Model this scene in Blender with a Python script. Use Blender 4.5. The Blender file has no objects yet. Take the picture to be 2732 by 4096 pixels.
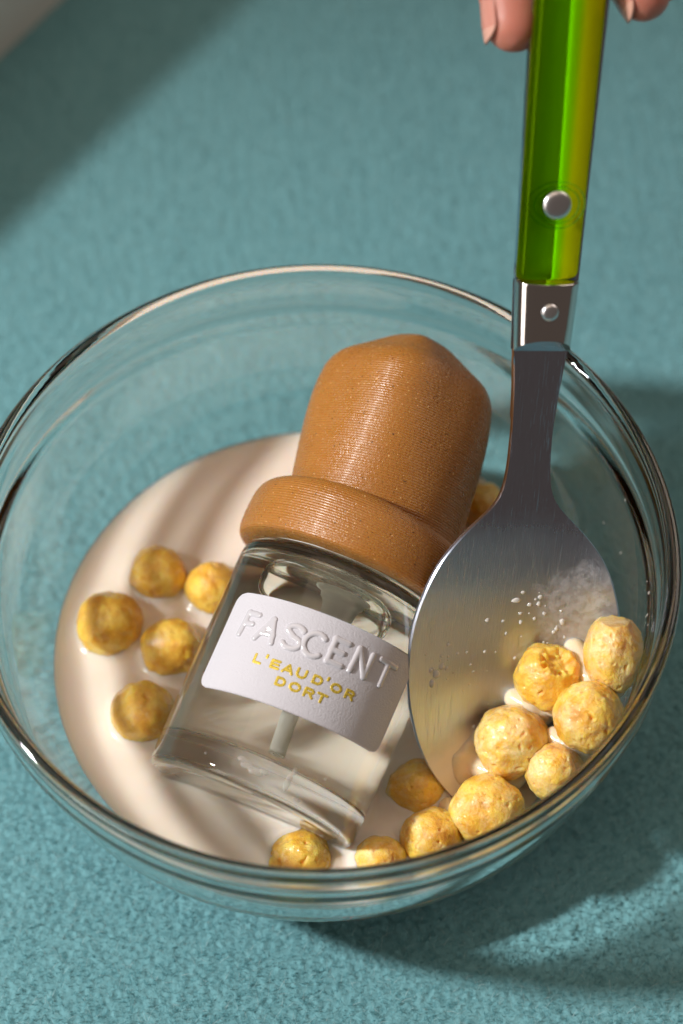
import bpy, bmesh, math, random
import numpy as np
from mathutils import Vector, Matrix, noise

random.seed(7)
RNG = np.random.default_rng(11)
U = 0.1                        # everything below is written in centimetres; 1 Blender unit = 10 cm
SC = bpy.context.scene
COL = SC.collection
SC.unit_settings.scale_length = 0.1
MET = 100 * U                  # lamp places are written in metres

# ------------------------------------------------------------------ camera
EL = math.radians(57.49)
TGT = np.array([0.461, 0.934, 6.5])
FWD = np.array([0, math.cos(EL), -math.sin(EL)])
CAM = TGT - 59.56 * FWD
cd = bpy.data.cameras.new('camera')
cam = bpy.data.objects.new('camera', cd)
COL.objects.link(cam)
cam.location = CAM * U
cam.rotation_euler = (math.pi / 2 - EL, 0, 0)
cd.lens = 100
cd.sensor_fit = 'VERTICAL'
cd.sensor_height = 36
cd.sensor_width = 24
cd.clip_start = 2 * U
cd.clip_end = 2000 * U
cd.dof.use_dof = True
cd.dof.focus_distance = 59.4 * U
cd.dof.aperture_fstop = 7.5 / MET
SC.camera = cam

# ------------------------------------------------------------------ room light
wd = bpy.data.worlds.new("World")
SC.world = wd
wd.use_nodes = True
bg = wd.node_tree.nodes['Background']
bg.inputs[0].default_value = (1.0, 0.78, 0.66, 1)
bg.inputs[1].default_value = 0.085

LDIR = np.array([-0.736, -0.095, 0.670])          # towards the lamp
ld = bpy.data.lights.new('key_lamp', 'SPOT')
ld.shadow_soft_size = 0.055 * MET
ld.spot_size = math.radians(29)
ld.spot_blend = 1.0
ld.energy = 80 * MET ** 2
ld.color = (1.0, 0.99, 0.97)
lamp = bpy.data.objects.new('key_lamp', ld)
COL.objects.link(lamp)
lamp.location = (LDIR * 130 + np.array([0, 1, 3])) * U
lamp.rotation_euler = Vector(LDIR * 130 + np.array([0, 1, 3]) - np.array([1, -5, 0])).to_track_quat('Z', 'Y').to_euler()
ld.cycles.is_caustics_light = True
# softbox on the left
sd_ = bpy.data.lights.new('softbox_lamp', 'AREA')
sd_.shape = 'RECTANGLE'; sd_.size = 0.5 * MET; sd_.size_y = 0.9 * MET
sd_.energy = 5.0 * MET ** 2
sd_.color = (1.0, 0.90, 0.80)
sob = bpy.data.objects.new('softbox_lamp', sd_)
COL.objects.link(sob)
sob.location = Vector((-1.3, -0.95, 0.68)) * MET
sob.rotation_euler = (Vector((-1.3, -0.95, 0.68)) - Vector((0, 0, .05))).to_track_quat('Z', 'Y').to_euler()
# added warm overhead lamp that lifts the shaded parts
cb = bpy.data.lights.new('overhead_fill', 'AREA')
cb.shape = 'SQUARE'; cb.size = 1.7 * MET
cb.energy = 7.0 * MET ** 2
cb.color = (1.0, 0.76, 0.58)
cbo = bpy.data.objects.new('overhead_fill', cb)
COL.objects.link(cbo)
cbo.location = Vector((0.0, 0.35, 1.9)) * MET
# large soft fill lamp, added behind on the right to lighten shaded sides
fd = bpy.data.lights.new('fill_lamp', 'AREA')
fd.shape = 'SQUARE'; fd.size = 1.0 * MET
fd.energy = 6.0 * MET ** 2
fd.color = (1.0, 0.84, 0.72)
fill = bpy.data.objects.new('fill_lamp', fd)
COL.objects.link(fill)
fill.location = Vector((1.3, 0.95, 1.0)) * MET
fill.rotation_euler = (Vector((1.3, 0.95, 1.0)) - Vector((0, 0, .03))).to_track_quat('Z', 'Y').to_euler()

SC.view_settings.view_transform = 'Standard'
SC.view_settings.look = 'None'
SC.view_settings.exposure = 0.16
SC.view_settings.gamma = 1.0
SC.render.engine = 'CYCLES'
cy = SC.cycles
cy.max_bounces = 20
cy.transmission_bounces = 20
cy.glossy_bounces = 8
cy.diffuse_bounces = 4
cy.transparent_max_bounces = 16
cy.caustics_reflective = False
cy.caustics_refractive = True
cy.blur_glossy = 0.6
cy.sample_clamp_indirect = 3.0
cy.use_denoising = True
cy.denoiser = 'OPENIMAGEDENOISE'
cy.use_adaptive_sampling = False

# ------------------------------------------------------------------ helpers
ORG = {}


def mesh(name, V, F, smooth=True):
    me = bpy.data.meshes.new(name)
    V = np.asarray(V, dtype=np.float64)
    if isinstance(F, np.ndarray):
        n, k = F.shape
        me.vertices.add(len(V))
        me.vertices.foreach_set('co', (V * U).astype(np.float32).ravel())
        me.loops.add(n * k)
        me.loops.foreach_set('vertex_index', F.astype(np.int32).ravel())
        me.polygons.add(n)
        me.polygons.foreach_set('loop_start', np.arange(0, n * k, k, dtype=np.int32))
        me.polygons.foreach_set('loop_total', np.full(n, k, dtype=np.int32))
        me.update(calc_edges=True)
    else:
        me.from_pydata([tuple(v) for v in V * U], [], F)
        me.update()
    me.validate()
    if smooth:
        me.polygons.foreach_set('use_smooth', np.ones(len(me.polygons), dtype=bool))
    return me


def obj(name, V, F, mat, parent=None, org=None, smooth=True):
    """one mesh object; V in world centimetres"""
    o0 = ORG[parent.name] if parent is not None else np.array(org if org is not None else (0, 0, 0), float)
    o = bpy.data.objects.new(name, mesh(name, np.asarray(V) - o0, F, smooth))
    if mat is not None:
        o.data.materials.append(mat)
    COL.objects.link(o)
    if parent is None:
        o.location = o0 * U
    else:
        o.parent = parent
    ORG[o.name] = o0
    return o


def empty(name, loc):
    o = bpy.data.objects.new(name, None)
    o.empty_display_size = U
    COL.objects.link(o)
    o.location = np.array(loc) * U
    ORG[o.name] = np.array(loc, float)
    return o


def tag(o, label=None, cat=None, group=None, kind=None):
    if label: o['label'] = label
    if cat: o['category'] = cat
    if group: o['group'] = group
    if kind: o['kind'] = kind
    return o


def caustic(o, cast=False, recv=False):
    if cast: o.cycles.is_caustics_caster = True
    if recv: o.cycles.is_caustics_receiver = True
    return o


def gridfaces(nu, nv, wrap_u=False, wrap_v=False, flip=False):
    iu = np.arange(nu if wrap_u else nu - 1)
    iv = np.arange(nv if wrap_v else nv - 1)
    A, B = np.meshgrid(iu, iv, indexing='ij')
    A2, B2 = (A + 1) % nu, (B + 1) % nv
    f = np.stack([A * nv + B, A2 * nv + B, A2 * nv + B2, A * nv + B2], -1).reshape(-1, 4)
    return f[:, ::-1].copy() if flip else f


def lathe(prof, n=128, O=(0, 0, 0), ax=(0, 0, 1), e1=(1, 0, 0), closed=False, mod=None, shift=None):
    """prof: (r, t) pairs -> rings round ax through O. normals point to the right of the profile's course"""
    prof = np.asarray(prof, float)
    ax = np.asarray(ax, float); e1 = np.asarray(e1, float)
    e2 = np.cross(ax, e1)
    th = np.linspace(0, 2 * np.pi, n, endpoint=False)
    r = prof[:, 0][:, None] * np.ones(n)[None]
    t = prof[:, 1][:, None] * np.ones(n)[None]
    if mod is not None:
        r, t = mod(r, t, th[None])
    V = np.asarray(O, float) + (r * np.cos(th))[..., None] * e1 + (r * np.sin(th))[..., None] * e2 + t[..., None] * ax
    F = gridfaces(len(prof), n, wrap_u=closed, wrap_v=True, flip=True)
    return V.reshape(-1, 3), F


def resample(P, n):
    P = np.asarray(P, float)
    d = np.r_[0, np.cumsum(np.linalg.norm(np.diff(P, axis=0), axis=1))]
    s = np.linspace(0, d[-1], n)
    return np.stack([np.interp(s, d, P[:, k]) for k in range(P.shape[1])], 1)


def smooth_poly(P, n, it=3, closed=False):
    """Chaikin corner cutting, ends kept"""
    P = np.asarray(P, float)
    for _ in range(it):
        if closed:
            Q = np.roll(P, -1, 0)
            P = np.stack([.75 * P + .25 * Q, .25 * P + .75 * Q], 1).reshape(-1, P.shape[1])
        else:
            a = .75 * P[:-1] + .25 * P[1:]; b = .25 * P[:-1] + .75 * P[1:]
            P = np.concatenate([P[:1], np.stack([a, b], 1).reshape(-1, P.shape[1]), P[-1:]])
    return resample(P, n)


def tube(path, rad, n=12, cap=True):
    path = np.asarray(path, float)
    m = len(path)
    rad = np.ones(m) * rad
    T = np.gradient(path, axis=0); T /= np.linalg.norm(T, axis=1)[:, None]
    ref = np.array([0.13, 0.31, 0.94]);
    N = np.cross(T, ref); N /= np.linalg.norm(N, axis=1)[:, None]
    B = np.cross(T, N)
    th = np.linspace(0, 2 * np.pi, n, endpoint=False)
    V = path[:, None] + rad[:, None, None] * (np.cos(th)[None, :, None] * N[:, None] + np.sin(th)[None, :, None] * B[:, None])
    V = V.reshape(-1, 3)
    F = [tuple(f) for f in gridfaces(m, n, wrap_v=True, flip=True)]
    if cap:
        F.append(tuple(range(n))[::-1]); F.append(tuple(range((m - 1) * n, m * n)))
    return V, F


# ---- materials
class M:
    def __init__(s, name):
        s.m = bpy.data.materials.new(name); s.m.use_nodes = True
        s.t = s.m.node_tree; s.n = s.t.nodes; s.n.clear()
        s.out = s.n.new('ShaderNodeOutputMaterial')

    def add(s, typ, **kw):
        nd = s.n.new(typ)
        for k, v in kw.items():
            if k in nd.bl_rna.properties.keys() and k not in ('inputs',):
                setattr(nd, k, v)
            else:
                s.set(nd, k.replace('_', ' '), v)
        return nd

    def set(s, nd, key, v):
        i = nd.inputs[key] if not isinstance(key, int) else nd.inputs[key]
        if hasattr(v, 'is_linked') or hasattr(v, 'links'):
            s.t.links.new(v, i)
        else:
            i.default_value = v if not (isinstance(v, tuple) and len(v) == 3 and i.type == 'RGBA') else (*v, 1)

    def coord(s, scale=(1, 1, 1), rot=(0, 0, 0)):
        tc = s.n.new('ShaderNodeTexCoord'); mp = s.n.new('ShaderNodeMapping')
        s.t.links.new(tc.outputs['Object'], mp.inputs['Vector'])
        mp.inputs['Scale'].default_value = tuple(k / U for k in scale)      # object space in cm
        mp.inputs['Rotation'].default_value = rot
        return mp.outputs[0]

    def noise(s, vec, scale, detail=3, rough=.55, dist=0.0):
        nd = s.add('ShaderNodeTexNoise')
        s.t.links.new(vec, nd.inputs['Vector'])
        nd.inputs['Scale'].default_value = scale; nd.inputs['Detail'].default_value = detail
        nd.inputs['Roughness'].default_value = rough; nd.inputs['Distortion'].default_value = dist
        return nd.outputs['Fac']

    def ramp(s, fac, stops):
        nd = s.n.new('ShaderNodeValToRGB'); s.t.links.new(fac, nd.inputs[0])
        e = nd.color_ramp.elements
        while len(e) < len(stops): e.new(.5)
        for k, (p, c) in zip(e, stops):
            k.position = p; k.color = (*c, 1) if isinstance(c, tuple) else (c, c, c, 1)
        return nd.outputs[0]

    def math(s, op, a, b=0.0, clamp=False):
        nd = s.n.new('ShaderNodeMath'); nd.operation = op; nd.use_clamp = clamp
        for i, v in enumerate((a, b)):
            if hasattr(v, 'links'): s.t.links.new(v, nd.inputs[i])
            else: nd.inputs[i].default_value = v
        return nd.outputs[0]

    def mix(s, fac, a, b):
        nd = s.n.new('ShaderNodeMix'); nd.data_type = 'RGBA'
        for i, v in ((0, fac), (6, a), (7, b)):
            if hasattr(v, 'links'): s.t.links.new(v, nd.inputs[i])
            else: nd.inputs[i].default_value = (*v, 1) if isinstance(v, tuple) else v
        return nd.outputs[2]

    def bump(s, h, strength=.3, dist=.02, normal=None):
        nd = s.n.new('ShaderNodeBump'); s.t.links.new(h, nd.inputs['Height'])
        nd.inputs['Strength'].default_value = strength; nd.inputs['Distance'].default_value = dist * U
        if normal is not None: s.t.links.new(normal, nd.inputs['Normal'])
        return nd.outputs[0]

    def pbsdf(s, **kw):
        nd = s.n.new('ShaderNodeBsdfPrincipled')
        for k, v in kw.items(): s.set(nd, k.replace('_', ' '), v)
        s.t.links.new(nd.outputs[0], s.out.inputs[0])
        return nd


def simple(name, color, rough=.5, **kw):
    m = M(name); m.pbsdf(Base_Color=color, Roughness=rough, **kw); return m.m


# glass of the bowl and the bottle
def glass_mat(name, color=(1, 1, 1), ior=1.5, rough=0.0, absorb=None, dens=0.0, bump=0.0):
    m = M(name)
    g = m.add('ShaderNodeBsdfGlass', Color=color, Roughness=rough, IOR=ior)
    if bump:
        m.set(g, 'Normal', m.bump(m.noise(m.coord(), 1.3, 2), bump, .05))
    m.t.links.new(g.outputs[0], m.out.inputs[0])
    if absorb:
        a = m.add('ShaderNodeVolumeAbsorption', Color=absorb, Density=dens)
        m.t.links.new(a.outputs[0], m.out.inputs[1])
    return m.m


BOWL_GLASS = glass_mat('bowl_glass', (0.985, 0.995, 0.99), 1.5)
def clear_mix(name, ior, share, tint, gcol=(0.985, 0.995, 0.985)):
    m = M(name)
    g = m.add('ShaderNodeBsdfGlass', Color=gcol, Roughness=0.0, IOR=ior)
    tr = m.add('ShaderNodeBsdfTransparent', Color=tint)
    lw = m.add('ShaderNodeLayerWeight', Blend=.5)
    ms = m.add('ShaderNodeMixShader')
    m.t.links.new(m.math('ADD', m.math('MULTIPLY', m.math('POWER', lw.outputs['Facing'], 2.0), .9), share, True), ms.inputs[0])
    m.t.links.new(tr.outputs[0], ms.inputs[1]); m.t.links.new(g.outputs[0], ms.inputs[2])
    m.t.links.new(ms.outputs[0], m.out.inputs[0])
    return m.m


BOTTLE_GLASS = clear_mix('bottle_glass', 1.5, 1.0, (0.985, 0.98, 0.945))
LIQUID = glass_mat('perfume', (0.99, 0.98, 0.93), 1.37)
BUBBLE = clear_mix('air_pocket', 0.78, 1., (1, 1, 1))

m = M('fabric')
oi = m.coord()
big = m.noise(oi, 0.35, 3, .6)
med = m.noise(oi, 5.0, 3, .6)
c = m.mix(med, (0.13, 0.31, 0.35), (0.17, 0.37, 0.405))
c = m.mix(m.math('MULTIPLY', big, .35), c, (0.15, 0.32, 0.345))
m.pbsdf(Base_Color=c, Roughness=.95, Sheen_Weight=.25, Sheen_Roughness=.5, Sheen_Tint=(0.7, 0.9, 0.9),
        Specular_IOR_Level=.1, Normal=m.bump(m.noise(oi, 22, 3, .7), .6, .03))
FABRIC = m.m

m = M('fibre')
at = m.add('ShaderNodeAttribute', attribute_name='shade')
c = m.ramp(at.outputs['Fac'], [(0.0, (0.11, 0.30, 0.34)), (.6, (0.16, 0.385, 0.425)), (.85, (0.30, 0.50, 0.52)), (1.0, (0.55, 0.66, 0.66))])
df = m.add('ShaderNodeBsdfDiffuse', Color=c); tl = m.add('ShaderNodeBsdfTranslucent', Color=c); ms = m.add('ShaderNodeMixShader', Fac=.5)
m.t.links.new(df.outputs[0], ms.inputs[1]); m.t.links.new(tl.outputs[0], ms.inputs[2]); m.t.links.new(ms.outputs[0], m.out.inputs[0])
FIBRE = m.m

m = M('milk')
co = m.coord()
mk = m.mix(m.noise(co, .8, 3), (0.87, 0.785, 0.70), (0.82, 0.70, 0.585))
m.pbsdf(Base_Color=mk, Roughness=.12, IOR=1.35, Specular_IOR_Level=.5, Subsurface_Weight=.85,
        Subsurface_Radius=(1.0, .70, .45), Subsurface_Scale=.28 * U)
MILK = m.m


def puff_mat(name, milky):
    m = M(name)
    co = m.coord()
    inf = m.add('ShaderNodeObjectInfo')
    off = m.add('ShaderNodeVectorMath', operation='ADD')
    m.t.links.new(co, off.inputs[0])
    sc = m.add('ShaderNodeMath', operation='MULTIPLY'); m.t.links.new(inf.outputs['Random'], sc.inputs[0]); sc.inputs[1].default_value = 40
    m.t.links.new(sc.outputs[0], off.inputs[1])
    v = off.outputs[0]
    n1 = m.noise(v, 1.6, 4, .6)
    n2 = m.noise(v, 6, 4, .65)
    base = m.ramp(n1, [(.30, (0.66, 0.29, 0.025)), (.46, (0.87, 0.50, 0.05)), (.64, (0.93, 0.66, 0.12))])
    base = m.mix(m.ramp(n2, [(.45, 0.0), (.75, .38)]), base, (0.58, 0.24, 0.03))
    film = m.noise(v, 2.6, 7, .72, .4)
    fm = m.ramp(film, [(.60 - milky, 0.0), (.78 - milky * .8, 1.0)])
    fm = m.math('MULTIPLY', fm, .55 + milky)
    c = m.mix(fm, base, (0.93, 0.74, 0.42))
    fine = m.noise(v, 14, 3, .7)
    nrm = m.bump(m.math('ADD', fine, m.math('MULTIPLY', m.noise(v, 28, 2, .6), .5)), .5, .045)
    m.pbsdf(Base_Color=c, Roughness=.42, Specular_IOR_Level=.4, Coat_Weight=.85, Coat_Roughness=.06, Coat_IOR=1.5, Normal=nrm,
            Coat_Normal=m.bump(m.noise(v, 11, 4, .65), .5, .05),
            Subsurface_Weight=.8, Subsurface_Radius=(1.0, .6, .2), Subsurface_Scale=.3 * U)
    return m.m


PUFF_GOLD = puff_mat('puff_golden', 0.075)
PUFF_HALF = puff_mat('puff_splashed', 0.15)
PUFF_MILKY = puff_mat('puff_milky', 0.20)

m = M('amber_print')
co = m.coord()
c = m.mix(m.noise(co, .9, 3), (0.33, 0.125, 0.021), (0.42, 0.18, 0.036))
speck = m.noise(co, 13, 2, .5)
c = m.mix(m.ramp(speck, [(.27, 1.0), (.31, 0.0)]), c, (0.12, 0.045, 0.01))
c = m.mix(m.ramp(m.noise(co, 17, 1), [(.72, 0.0), (.76, 1.0)]), c, (0.75, 0.45, 0.2))
m.pbsdf(Base_Color=c, Roughness=m.ramp(m.noise(co, 3, 3), [(.35, .2), (.7, .42)]), Specular_IOR_Level=.5, Coat_Weight=.14, Coat_Roughness=.15,
        Normal=m.bump(m.noise(co, 15, 3, .65), .5, .04), Subsurface_Weight=.5,
        Subsurface_Radius=(1.0, .42, .12), Subsurface_Scale=.35 * U)
AMBER = m.m

m = M('label_paper')
co = m.coord()
m.pbsdf(Base_Color=m.mix(m.noise(co, 2, 3), (0.525, 0.51, 0.55), (0.555, 0.54, 0.58)), Roughness=.75,
        Normal=m.bump(m.noise(co, 22, 4, .65), .6, .025), Specular_IOR_Level=.25)
PAPER = m.m
VARNISH = simple('clear_varnish', (0.55, 0.535, 0.57), .08, Coat_Weight=1.0, Coat_Roughness=.03, Specular_IOR_Level=.7)
m = M('gold_glitter')
co = m.coord()
vo = m.add('ShaderNodeTexVoronoi', feature='F1'); m.t.links.new(co, vo.inputs['Vector']); vo.inputs['Scale'].default_value = 55
sep = m.add('ShaderNodeSeparateColor'); m.t.links.new(vo.outputs['Color'], sep.inputs[0])
m.pbsdf(Base_Color=m.mix(sep.outputs[0], (0.42, 0.29, 0.02), (0.78, 0.58, 0.08)), Metallic=.35, Roughness=.4,
        Normal=m.bump(sep.outputs[1], .5, .02))
GOLD = m.m

m = M('brushed_steel')
co = m.coord((1, 1, 1), (0.5, 0.2, 0.9))
st = m.coord((14, .7, 14), (.35, .1, -.45))
scr = m.noise(st, 3.0, 4, .7)
st2 = m.coord((20, .35, 20), (.2, .4, .55))
scr2 = m.ramp(m.noise(st2, 2.5, 3, .7), [(.66, 0.0), (.72, 1.0)])
smear = m.noise(co, .55, 4, .6)
rg = m.math('ADD', m.math('MULTIPLY', scr, .16), m.math('MULTIPLY', smear, .28))
m.pbsdf(Base_Color=m.mix(scr, (0.40, 0.39, 0.40), (0.52, 0.51, 0.52)), Metallic=1.0, Roughness=m.math('ADD', rg, .10),
        Normal=m.bump(m.math('ADD', m.math('MULTIPLY', scr, .5), scr2), .10, .012))
STEEL = m.m
CHROME = simple('polished_steel', (0.62, 0.60, 0.59), .10, Metallic=1.0)
RIVET = simple('rivet_aluminium', (0.72, 0.72, 0.74), .33, Metallic=1.0)

m = M('green_resin')          # tint follows resin thickness; light shining through is painted in as yellow
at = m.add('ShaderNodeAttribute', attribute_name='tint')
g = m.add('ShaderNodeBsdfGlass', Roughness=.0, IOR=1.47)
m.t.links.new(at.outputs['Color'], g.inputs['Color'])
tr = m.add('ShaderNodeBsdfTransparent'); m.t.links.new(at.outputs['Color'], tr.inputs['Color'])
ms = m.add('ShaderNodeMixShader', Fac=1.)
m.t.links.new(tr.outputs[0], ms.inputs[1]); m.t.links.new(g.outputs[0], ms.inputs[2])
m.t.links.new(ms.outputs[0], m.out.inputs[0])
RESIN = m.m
RING = glass_mat('ring_resin', (0.80, 0.97, 0.35), 1.47)
BRIGHTENER = simple('brightener_white', (0.86, 0.87, 0.82), .6)  # pale surface of the added reflectors in handle and bottle shoulder

m = M('skin')
co = m.coord()
c = m.mix(m.noise(co, 1.2, 3), (0.50, 0.155, 0.11), (0.63, 0.25, 0.18))
m.pbsdf(Base_Color=c, Roughness=.42, Subsurface_Weight=.5, Subsurface_Radius=(1.0, .35, .2), Subsurface_Scale=.35 * U,
        Normal=m.bump(m.noise(co, 16, 3), .15, .02))
SKIN = m.m
NAIL = simple('nail', (0.62, 0.28, 0.22), .25, Subsurface_Weight=.3, Subsurface_Radius=(1, .4, .3), Subsurface_Scale=.1 * U, Coat_Weight=.3)
NAIL_TIP = simple('nail_edge', (0.68, 0.37, 0.29), .3)
m = M('pale_plaster')
m.pbsdf(Base_Color=m.mix(m.noise(m.coord(), .25, 3), (0.72, 0.70, 0.66), (0.66, 0.64, 0.60)), Roughness=.7)
PALE = m.m
m = M('tube_plastic')
df = m.add('ShaderNodeBsdfDiffuse', Color=(0.95, 0.94, 0.90)); tr = m.add('ShaderNodeBsdfTransparent', Color=(1, 1, 1))
lw = m.add('ShaderNodeLayerWeight', Blend=.35)
ms = m.add('ShaderNodeMixShader')
m.t.links.new(m.math('ADD', m.math('MULTIPLY', lw.outputs['Facing'], .5), .52), ms.inputs[0])
tl = m.add('ShaderNodeBsdfTranslucent', Color=(0.95, 0.94, 0.90)); m2 = m.add('ShaderNodeMixShader', Fac=.5)
m.t.links.new(df.outputs[0], m2.inputs[1]); m.t.links.new(tl.outputs[0], m2.inputs[2])
m.t.links.new(tr.outputs[0], ms.inputs[1]); m.t.links.new(m2.outputs[0], ms.inputs[2]); m.t.links.new(ms.outputs[0], m.out.inputs[0])
TUBE_PLASTIC = m.m
PUMP_PLASTIC = TUBE_PLASTIC

# ------------------------------------------------------------------ setting: nubby teal fabric
XS = np.arange(-17, 19.001, .055)
YS = [-12.5]
while YS[-1] < 34: YS.append(YS[-1] + .045 + .085 * min(1, max(0, (YS[-1] - 0) / 14)))
YS = np.concatenate([[-60, -45, -33, -24, -18, -15, -13.5], YS, [35.5, 38, 43, 50, 60, 75]])
XS = np.concatenate([[-60, -45, -33, -25, -20, -18], XS, [20, 22, 26, 34, 45, 60]])
GX, GY = np.meshgrid(XS, YS, indexing='ij')
# woven nubs: jittered points on a slanted lattice
CELL = .125
lat = RNG.random((430, 530, 3))


def nub(x, y):
    u = (x * .94 + y * .34); v = (-x * .34 + y * .94)
    ui = np.floor(u / CELL).astype(int); vi = np.floor(v / CELL).astype(int)
    best = np.full(x.shape, 9.0); hh = np.zeros(x.shape)
    for a in (-1, 0, 1):
        for b in (-1, 0, 1):
            J = lat[(ui + a) % 430, (vi + b) % 530]
            d = np.hypot(u - (ui + a + .2 + .6 * J[..., 0]) * CELL, (v - (vi + b + .2 + .6 * J[..., 1]) * CELL) * .85)
            w = d < best
            best = np.where(w, d, best); hh = np.where(w, J[..., 2], hh)
    return .075 * np.clip(1 - (best / .095) ** 2, 0, 1) * (.5 + .7 * hh)


GZ = nub(GX, GY) - .10
V = np.stack([GX, GY, GZ], -1).reshape(-1, 3)
fabric = obj('ground_fabric', V, gridfaces(len(XS), len(YS)), FABRIC)
tag(fabric, 'nubby teal fabric spread under the glass bowl', kind='structure')
caustic(fabric, recv=True)
# short pile
NF = 210000
fx = RNG.uniform(-12.5, 14.5, NF); fy = -11.0 + 38 * RNG.random(NF) ** 1.7
keep = ~((np.hypot(fx, fy) < 3.3))
fx, fy = fx[keep], fy[keep]; NF = len(fx)
fz = nub(fx, fy) - .105
ang = RNG.uniform(0, 2 * np.pi, NF); lean = RNG.uniform(.05, .16, NF); hgt = RNG.uniform(.03, .11, NF); wid = RNG.uniform(.008, .016, NF)
long_ = RNG.random(NF) < .30
lean = np.where(long_, lean * 1.9, lean); hgt = np.where(long_, hgt * 1.6, hgt); wid = np.where(long_, wid * .6, wid)
px, py = -np.sin(ang), np.cos(ang)
b0 = np.stack([fx - px * wid / 2, fy - py * wid / 2, fz], 1)
b1 = np.stack([fx + px * wid / 2, fy + py * wid / 2, fz], 1)
mx = np.stack([fx + np.cos(ang) * lean * .4, fy + np.sin(ang) * lean * .4, fz + hgt * .75], 1)
tp = np.stack([fx + np.cos(ang) * lean, fy + np.sin(ang) * lean, fz + hgt], 1)
off = np.stack([px * wid * .35, py * wid * .35, px * 0], 1)
V = np.stack([b0, b1, mx + off, mx - off, tp], 1).reshape(-1, 3)
k = np.arange(NF)[:, None] * 5
F3 = np.concatenate([k + [0, 1, 2], k + [0, 2, 3], k + [3, 2, 4]], 0)
pile = obj('fabric_pile', V, F3, FIBRE, parent=fabric, smooth=False)
tag(pile, kind='stuff')
att = pile.data.attributes.new('shade', 'FLOAT', 'POINT')
att.data.foreach_set('value', np.repeat(np.clip(RNG.beta(2, 2.6, NF) + .42 * (long_ & (RNG.random(NF) > .45)), 0, 1), 5).astype(np.float32))

# pale block beyond, upper left
dv = np.array([.6, .8, 0]); nv = np.array([-.8, .6, 0])
P0 = np.array([-7.78, 20.3, -.05])
pts = []
L0, L1, DP, RC = -15., 9., 9., .9
cs = [(L0 + RC, RC, 180), (L1 - RC, RC, 270), (L1 - RC, DP - RC, 0), (L0 + RC, DP - RC, 90)]
for (u_, v_, a0) in cs:
    for q in range(9):
        a = math.radians(a0 + 90 * q / 8)
        pts.append((u_ + RC * math.cos(a), v_ + RC * math.sin(a)))
pts = np.array(pts)
rings = [(0, 1, 0.0), (0, 1, .3), (0, 1, 3.5), (0, 1, 6.3), (.08, 1, 6.55), (.3, 1, 6.72), (.6, 1, 6.75)]
V = []
cen = np.array([(L0 + L1) / 2, DP / 2])
for ins, s_, z in rings:
    q = pts - np.sign(pts - cen) * ins
    V.append(P0 + q[:, :1] * dv + q[:, 1:] * nv + np.array([0, 0, z]))
V = np.concatenate(V); n = len(pts)
F = [tuple(f) for f in gridfaces(len(rings), n, wrap_v=True, flip=True)] + [tuple(range((len(rings) - 1) * n, len(rings) * n))]
blk = obj('pale_block', V, F, PALE, org=P0)
tag(blk, 'out of focus pale beige block in the upper left corner beyond the bowl', 'block')

# ------------------------------------------------------------------ bowl
H, R0, RB, PW = 6.5, 7.5, 3.0, 2.45


def r_out(z):
    d = np.clip((H - z) / H, 0, 1)
    return R0 * (1 - d ** PW * (1 - (RB / R0) ** PW)) ** (1 / PW)


def r_in(z): return r_out(z) - .33 - .20 * np.clip((3.5 - z) / 1.3, 0, 1)


STEP = 5.15


def off(z): return .15 * np.clip((z - 2.0) / 3.0, 0, 1)


out = [(0, .16), (1.5, .15), (2.45, .12), (2.75, .05), (2.95, .02), (3.15, .04), (3.35, .12)]
for z in np.linspace(.22, 4.95, 28): out.append((r_out(z) - off(z), z))
out += [(7.31, 5.08), (7.36, 5.17), (7.43, 5.24), (7.46, 5.33), (7.465, 5.5), (7.47, 5.8), (7.475, 6.1), (7.50, 6.2), (7.525, 6.27)]
k0 = len(out) - 9
for a in np.linspace(-.2, math.pi + .2, 13): out.append((7.37 + .165 * math.cos(a), 6.345 + .15 * math.sin(a)))
inn = [(7.19, 6.24), (7.175, 6.1), (7.17, 5.8), (7.15, 5.45), (7.12, 5.3), (7.04, 5.2), (6.99, 5.1)]
for z in np.linspace(4.9, 1.0, 24): inn.append((r_in(z) - off(z), z))
inn += [(r_in(.8) - .06, .82), (r_in(.62) - .2, .66), (3.85, .56), (3.2, .5), (1.6, .475), (0, .47)]
prof = out + inn
prof = np.concatenate([smooth_poly(prof[:k0], 60, 2), smooth_poly(prof[k0:k0 + 29], 130, 2), smooth_poly(prof[k0 + 29:], 60, 2)])
bowl_V, bowl_F = lathe(prof, 192)
bowl = obj('glass_bowl', bowl_V, bowl_F, BOWL_GLASS)
tag(bowl, 'round clear glass bowl of milk standing on teal fabric', 'bowl')
caustic(bowl, cast=True)

# ------------------------------------------------------------------ frames of bottle and spoon
ZM = 2.15
BO = np.array([-1.49681, -4.08235, 2.75])
BA = np.array([.39297, .877899, .272623])
BN = np.array([.09798, -.335021, .937102])
BW = np.array([.914015, -.341541, -.21767])
BR = 2.36


def bpt(t, phi, r):
    phi = np.asarray(phi); t = np.asarray(t)
    return BO + t[..., None] * BA + (r * np.cos(phi))[..., None] * BN + (r * np.sin(phi))[..., None] * BW


SA = np.array([3.8858, -3.8714, 1.6])
e_, a_ = math.radians(50), math.radians(84.43)
SD = np.array([math.cos(a_) * math.cos(e_), math.sin(a_) * math.cos(e_), math.sin(e_)])
m0 = -FWD - (-FWD @ SD) * SD; m0 /= np.linalg.norm(m0)
l0 = np.cross(SD, m0)
ro = math.radians(14)
SM = m0 * math.cos(ro) + l0 * math.sin(ro)
SL = np.cross(SD, SM)


def spt(s, x, m_):
    s, x, m_ = np.broadcast_arrays(np.asarray(s, float), np.asarray(x, float), np.asarray(m_, float))
    return SA + s[..., None] * SD + x[..., None] * SL + m_[..., None] * SM


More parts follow.
